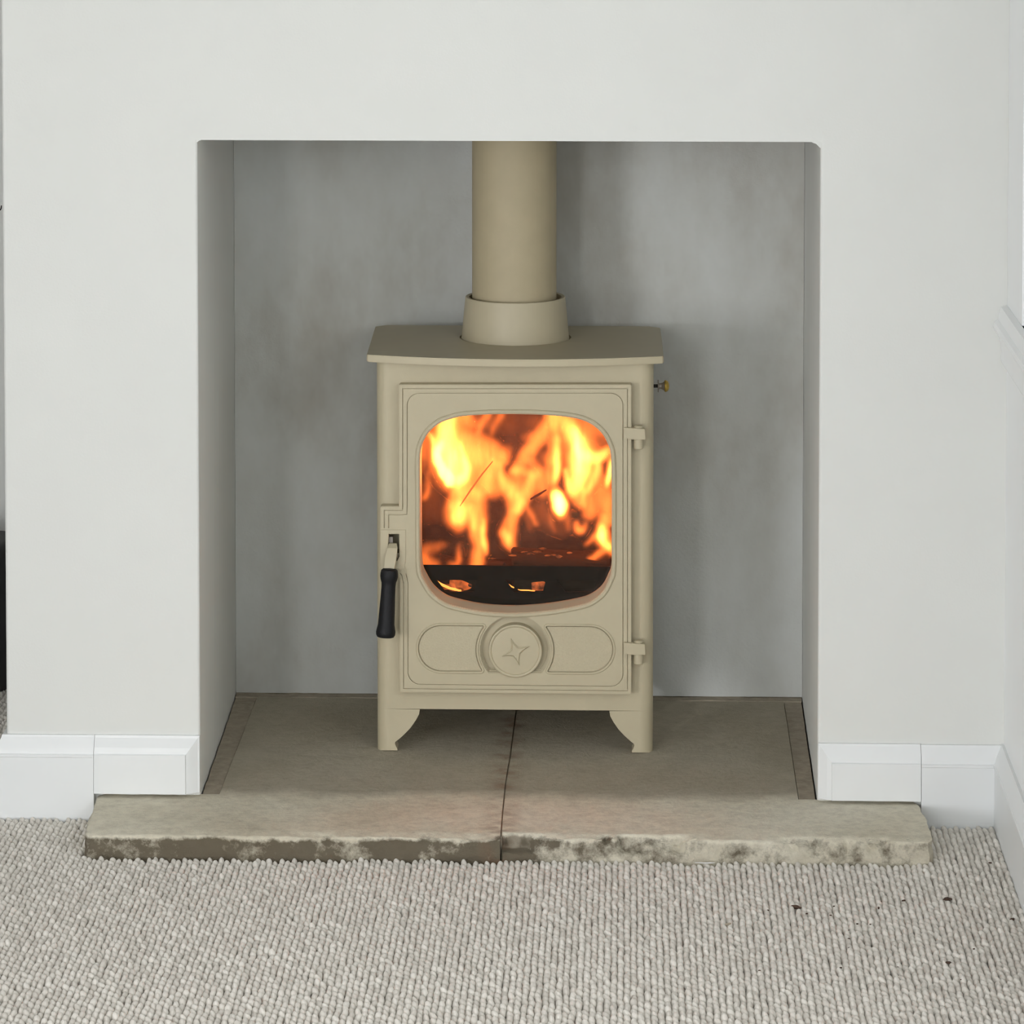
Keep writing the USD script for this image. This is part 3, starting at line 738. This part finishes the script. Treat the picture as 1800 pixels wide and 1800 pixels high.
obj("twig", tube([uv(1010, 792, 0.35), uv(1070, 758, 0.35), uv(1135, 718, 0.352)], [0.0016, 0.0022, 0.0014], 8), "twig_dark", label="short dark twig in the middle of the flames", cat="twig")

STEP = 8.0
gu, gv = np.meshgrid(np.arange(40, 1760, STEP), np.arange(40, 1420, STEP))


WU = gu + 46 * (meshkit.fbm(np.stack([gu / 120, gv / 190, gu * 0], -1), 3, 41) - 0.5) + 22 * (meshkit.fbm(np.stack([gu / 40, gv / 75, gu * 0], -1), 2, 42) - 0.5)
WV = gv + 60 * (meshkit.fbm(np.stack([gu / 110, gv / 160, gu * 0], -1), 3, 43) - 0.5)


def field(strokes):
    out = np.zeros_like(gu)
    for s in strokes:
        s = np.array(s, float)
        if len(s) == 1:
            d = catmull(np.vstack([s, s]), 1, False)
        else:
            d = catmull(s, 14, False)
        f = np.zeros_like(gu)
        for u, v, w, e in d:
            q = np.clip(1 - ((WU - u) ** 2 + (WV - v) ** 2) / (max(w, 6.0) ** 2), 0, 1) ** 1.8
            f = np.maximum(f, q * e)
        out += f
    return gaussian_filter(out, 1.7)


def flame_mesh(E, y0):
    T = E / 300.0
    T[T < 0.00006] = 0
    T[0, :] = T[-1, :] = T[:, 0] = T[:, -1] = 0
    H, W = T.shape
    cell = (T[:-1, :-1] > 0) | (T[1:, :-1] > 0) | (T[:-1, 1:] > 0) | (T[1:, 1:] > 0)
    need = np.zeros_like(T, bool)
    for a in (slice(0, -1), slice(1, None)):
        for c in (slice(0, -1), slice(1, None)):
            need[a, c] |= cell
    fi = -np.ones(T.shape, int)
    fi[need] = np.arange(need.sum())
    d = FW[None, None] + RT[None, None] * ((720 + gu * 0.2111 - PPX) / FPX)[..., None] - UP[None, None] * ((710 + gv * 0.2111 - PPY) / FPX)[..., None]
    bend = y0 + 0.010 * (meshkit.fbm(np.stack([gu / 260, gv / 420, gu * 0 + y0 * 50], -1), 2, 3) - 0.5) + (gv - 700) / 1400 * -0.012
    P = CAM + d * ((bend - CAM[1]) / d[..., 1])[..., None]
    front, back = P.copy(), P.copy()
    front[..., 1] -= T / 2
    back[..., 1] += T / 2
    bi = fi.copy()
    two = need & (T > 0)
    bi[two] = need.sum() + np.arange(two.sum())
    verts = np.vstack([front[need], back[two]])
    r, c = np.nonzero(cell)
    q = lambda I: np.stack([I[r, c], I[r + 1, c], I[r + 1, c + 1], I[r, c + 1]], 1)
    A, B = q(fi), q(bi)[:, ::-1]
    F = np.vstack([A[:, [0, 1, 2]], A[:, [0, 2, 3]], B[:, [0, 1, 2]], B[:, [0, 2, 3]]])
    F = F[(F[:, 0] != F[:, 1]) & (F[:, 1] != F[:, 2]) & (F[:, 0] != F[:, 2])]
    return trimesh.Trimesh(verts, F, process=False)


# every tongue: depth, strokes of (across, down, half-width, strength) in the frame of the door glass
TONGUES = [
    (0.378, [  # broad left plume
        [(330, 60, 190, 1.4), (330, 250, 215, 2.0), (340, 450, 225, 2.3), (380, 620, 175, 1.8), (400, 720, 110, 1.4)],
        [(340, 70, 90, 3.0), (300, 220, 95, 4.8), (320, 400, 130, 6.0), (350, 560, 125, 6.0), (370, 640, 90, 2.4)],
        [(262, 330, 34, 6.0), (240, 430, 42, 15.0), (285, 555, 46, 19.5), (335, 640, 48, 15.0)],
        [(415, 330, 26, 2), (450, 450, 34, 7.5), (470, 560, 40, 7.5), (420, 640, 50, 7.5)],
        [(160, 240, 20, 2), (200, 310, 20, 6.0), (238, 400, 24, 6.0)],
        [(370, 400, 30, 2.5), (385, 470, 26, 2.5)],
    ]),
    (0.402, [  # orange body left of centre, smoky red gas under the roof
        [(470, 330, 130, 1.5), (620, 390, 150, 2.1), (760, 430, 105, 1.8)],
        [(520, 480, 160, 1.7), (640, 560, 150, 1.8), (700, 680, 140, 1.6)],
        [(450, 640, 120, 1.2), (560, 720, 130, 1.4)],
        [(690, 480, 60, 1.0), (640, 620, 70, 1.6), (650, 700, 60, 1.2)],
        [(470, 110, 80, 1.1), (520, 180, 70, 0.7)],
        [(650, 90, 40, 1.0), (600, 200, 36, 0.9), (570, 260, 30, 0.6)],
        [(760, 90, 46, 0.7), (720, 190, 34, 0.6), (690, 260, 22, 0.5)],
        [(580, 170, 120, 0.35), (700, 150, 130, 0.22), (900, 130, 160, 0.05), (1040, 160, 90, 0.18)],
        [(960, 270, 50, 0.3), (1010, 260, 50, 0.4)],
        [(820, 380, 60, 0.5)],
    ]),
    (0.35, [  # lower left tongue with the low licks at the left edge
        [(420, 700, 80, 1.5), (400, 820, 120, 2.0), (390, 930, 125, 2.2), (400, 1010, 90, 1.5)],
        [(410, 860, 80, 2.6), (395, 930, 92, 4.0), (430, 990, 60, 2.2)],
        [(540, 780, 115, 1.8), (560, 950, 110, 2.0), (560, 1080, 95, 1.9), (580, 1180, 72, 1.7), (560, 1270, 80, 1.6), (545, 1345, 70, 1.4)],
        [(610, 960, 22, 2.5), (618, 1100, 26, 5), (628, 1190, 24, 6), (640, 1250, 16, 3)],
        [(500, 880, 70, 1.6), (520, 1010, 60, 1.4)],
        [(165, 560, 22, 0.35), (152, 680, 27, 0.63), (128, 785, 32, 0.91), (108, 790, 22, 0.56)],
        [(100, 300, 81, 0.91), (95, 440, 81, 0.63)],
        [(120, 500, 16, 0.56), (110, 570, 12, 0.42)],
        [(150, 700, 122, 0.13), (200, 880, 162, 0.07)],
        [(100, 1240, 80, 0.5), (190, 1200, 70, 0.45), (280, 1180, 40, 0.3)],
        [(110, 1320, 90, 0.9), (200, 1340, 60, 0.6)],
        [(404, 1180, 16, 0.3), (400, 1270, 21, 0.9), (394, 1335, 29, 0.9), (330, 1340, 30, 0.5)],
    ]),
    (0.388, [  # heart-shaped centre tongue and thin licks above the log
        [(740, 500, 55, 1.2), (770, 610, 60, 1.8), (840, 730, 80, 2.2), (880, 830, 85, 2.3), (860, 930, 62, 1.9), (830, 1040, 80, 1.6), (825, 1130, 78, 1.6), (840, 1180, 52, 1.3)],
        [(890, 560, 60, 1.3), (990, 590, 62, 1.7), (985, 700, 66, 2.0), (940, 800, 60, 1.8), (895, 900, 48, 1.8)],
        [(870, 640, 110, 1.2), (890, 740, 100, 1.4)],
        [(790, 1080, 55, 1.8), (810, 1110, 48, 2.4), (815, 1150, 40, 1.4)],
        [(950, 800, 26, 1.4), (920, 880, 20, 1.4)],
        [(970, 830, 35, 0.7), (1000, 920, 40, 0.77), (1042, 1000, 27, 0.56)],
        [(1165, 930, 30, 0.21), (1185, 1000, 30, 0.35), (1205, 1060, 19, 0.28)],
        [(1322, 880, 32, 0.24), (1322, 980, 35, 0.35), (1318, 1040, 22, 0.21)],
        [(950, 950, 40, 0.17), (990, 1030, 38, 0.17)],
        [(1100, 880, 162, 0.15), (1250, 1000, 148, 0.1)],
    ]),
    (0.408, [  # orange veil and dull gas at the back right
        [(880, 560, 45, 1.2), (950, 450, 75, 1.6), (1050, 310, 85, 1.8), (1150, 180, 95, 1.9), (1200, 90, 100, 1.9)],
        [(1080, 620, 125, 1.25), (1100, 700, 105, 1.2)],
        [(1010, 480, 60, 0.9), (1040, 560, 90, 1.0)],
        [(1130, 450, 90, 0.35)],
        [(1200, 300, 70, 1.2), (1190, 480, 70, 1.3), (1180, 640, 60, 1.2)],
        [(1500, 760, 130, 1.1), (1520, 880, 105, 1.4), (1500, 930, 60, 1.2)],
        [(1610, 640, 100, 0.9), (1640, 800, 90, 1.3), (1660, 960, 70, 1.4)],
        [(1480, 130, 140, 0.8), (1590, 190, 120, 0.9)],
        [(1640, 300, 80, 0.35)],
    ]),
    (0.358, [  # bright column with its white-hot drop, lower right tongue, edge streak
        [(1205, 180, 34, 1.0), (1225, 330, 36, 2.6), (1228, 450, 42, 6.3), (1222, 570, 40, 6.9), (1212, 650, 26, 3)],
        [(1215, 690, 40, 1.6), (1235, 770, 72, 2.4), (1255, 860, 78, 2.2), (1262, 930, 48, 1.4)],
        [(1232, 750, 50, 12.0), (1250, 830, 66, 27.0), (1256, 880, 50, 18.0)],
        [(1690, 460, 26, 3), (1672, 560, 28, 13.5), (1650, 640, 22, 9.0), (1636, 690, 12, 3)],
        [(1615, 930, 40, 1.4), (1605, 1040, 62, 1.9), (1610, 1130, 82, 2.0), (1650, 1190, 60, 1.8), (1690, 1240, 40, 1.4)],
        [(1608, 1010, 24, 2.4), (1600, 1100, 40, 9.0), (1612, 1160, 36, 6.8), (1650, 1205, 24, 2.4)],
        [(1468, 1172, 16, 0.9), (1520, 1140, 26, 1.2), (1570, 1110, 32, 1.2)],
        [(1480, 1312, 22, 1.2), (1560, 1272, 30, 1.5), (1630, 1200, 34, 1.3)],
        [(1392, 980, 24, 1.05), (1396, 1030, 32, 1.68), (1420, 1052, 35, 2.1), (1450, 1040, 30, 1.26), (1466, 990, 22, 0.7)],
        [(1445, 850, 30, 0.49), (1450, 930, 30, 0.49)],
    ]),
    (0.381, [  # great pale tongue at right
        [(1240, 80, 120, 1.5), (1330, 220, 150, 1.9), (1430, 380, 205, 2.2), (1440, 560, 180, 2.0), (1400, 720, 110, 1.7), (1430, 830, 60, 1.2)],
        [(1300, 170, 80, 1.6), (1390, 290, 85, 5.2), (1420, 420, 110, 6.3), (1410, 560, 105, 6.0), (1385, 680, 76, 5.1), (1370, 750, 40, 1.8)],
        [(1370, 220, 30, 3), (1395, 330, 36, 7.5), (1408, 450, 34, 6.0), (1410, 560, 40, 3)],
        [(1470, 430, 80, 5.4), (1570, 440, 72, 5.1), (1660, 400, 55, 2.2)],
        [(1560, 520, 50, 2.4), (1520, 640, 44, 2.8), (1480, 740, 26, 2)],
        [(1300, 550, 18, 2.5), (1325, 640, 22, 5.2), (1345, 720, 22, 2.5)],
        [(1450, 720, 24, 1.8), (1440, 820, 22, 1.2)],
    ]),
]
fire = thing("fire", "tall yellow and orange flames filling the stove window", "fire", kind="stuff")
wisp = 0.72 + 0.56 * meshkit.fbm(np.stack([gu / 48, gv / 170, gu * 0], -1), 3, 21)
for depth, strokes in TONGUES:
    obj("flame", flame_mesh(field(strokes) * wisp, depth), "flame", fire, smooth=True)

# ------------------------------------------------------------------ things glimpsed at the edge, and crumbs on the carpet
bxm = rbx(-0.20, 0.20, -0.17, 0.17, 0.0, 0.275, 0.02, 24).rotate((0, 0, -16)).translate((-1.147, 0.80, 0.0))
obj("storage_box", bxm, "blackbox", label="black rounded box just peeping out past the left edge of the chimney breast", cat="box")
cb = [pt(-40, 330, 0.7), pt(-25, 352, 0.7), pt(-10, 366, 0.7), pt(-2, 369.5, 0.7), pt(1.5, 367.5, 0.7), pt(2.5, 362, 0.7)]
obj("cable", tube(catmull(cb, 4, False), 0.0011, 8), "cable", label="black cable end curling past the upper left edge of the chimney breast", cat="cable")


def crumb(px, py, size, flat, yaw, seed, label, mt="crumb"):
    d = FW + RT * ((px - PPX) / FPX) - UP * ((py - PPY) / FPX)
    p = CAM + d * ((0.009 - CAM[2]) / d[2])
    t = trimesh.creation.icosphere(2)
    v = t.vertices * np.array([size, size * flat, size * 0.38])
    v *= (1 + 0.9 * (meshkit.fbm(t.vertices * 1.6 + seed, 3, seed)[:, None] - 0.5))
    t = trimesh.Trimesh(v, t.faces, process=False)
    t.apply_transform(trimesh.transformations.rotation_matrix(math.radians(yaw), [0, 0, 1]))
    t.apply_translation(p)
    obj("bark_crumb", t, mt, label=label, cat="crumb", smooth=60)


crumb(1399, 1594.5, 0.0082, 0.30, -25, 1, "long thin bark splinter on the carpet, the leftmost of the crumbs")
crumb(1665.5, 1580.5, 0.0062, 0.9, 20, 2, "largest round bark crumb on the carpet near the right-hand wall")
crumb(1779.5, 1616, 0.0042, 0.8, 60, 3, "brown crumb closest to the right-hand skirting")
crumb(1667, 1692, 0.0040, 0.8, 0, 4, "dark bark crumb nearest the viewer")
crumb(1740.5, 1516.5, 0.0027, 0.8, 0, 5, "tiny dark crumb in the corner right of the hearth")
crumb(1588.5, 1583, 0.0034, 0.45, 40, 6, "small slanting crumb left of the largest bark crumb")
crumb(1544.5, 1596, 0.0034, 0.4, 80, 7, "narrow upright crumb below the right end of the hearth")
crumb(1280, 1624.5, 0.0055, 0.2, 30, 8, "thin tan straw on the carpet before the right flagstone", "mortar")
t = [pt(1222, 1528, -0.235), pt(1236, 1525, -0.236), pt(1247, 1525, -0.236), pt(1256, 1521, -0.235)]
obj("fluff", tube([p * [1, 1, 0] + [0, 0, 0.012] for p in t], [0.0005, 0.0009, 0.0011, 0.0005], 8), "fluff", label="wisp of white fluff against the front of the hearth", cat="fluff")
for px, py in [(1418, 1606), (1460, 1609), (1466, 1593), (1442, 1630), (1507, 1624), (1530, 1625), (1492, 1635), (1492, 1650), (1493, 1666), (1548, 1585), (1572, 1663), (1578, 1700), (1478, 1701), (1350, 1600), (1620, 1670), (1712, 1668), (1335, 1706), (1690, 1722)]:
    d = FW + RT * ((px - PPX) / FPX) - UP * ((py - PPY) / FPX)
    p = CAM + d * ((0.0085 - CAM[2]) / d[2])
    t = trimesh.creation.icosphere(1)
    v = t.vertices * np.array([1.0, 0.7, 0.5]) * random.uniform(0.0013, 0.0021) + p
    obj("speck", trimesh.Trimesh(v, t.faces, process=False), "crumb", label="one of the tiny brown specks scattered on the carpet in front of the right flagstone", cat="crumb", group="tiny brown specks on the carpet")
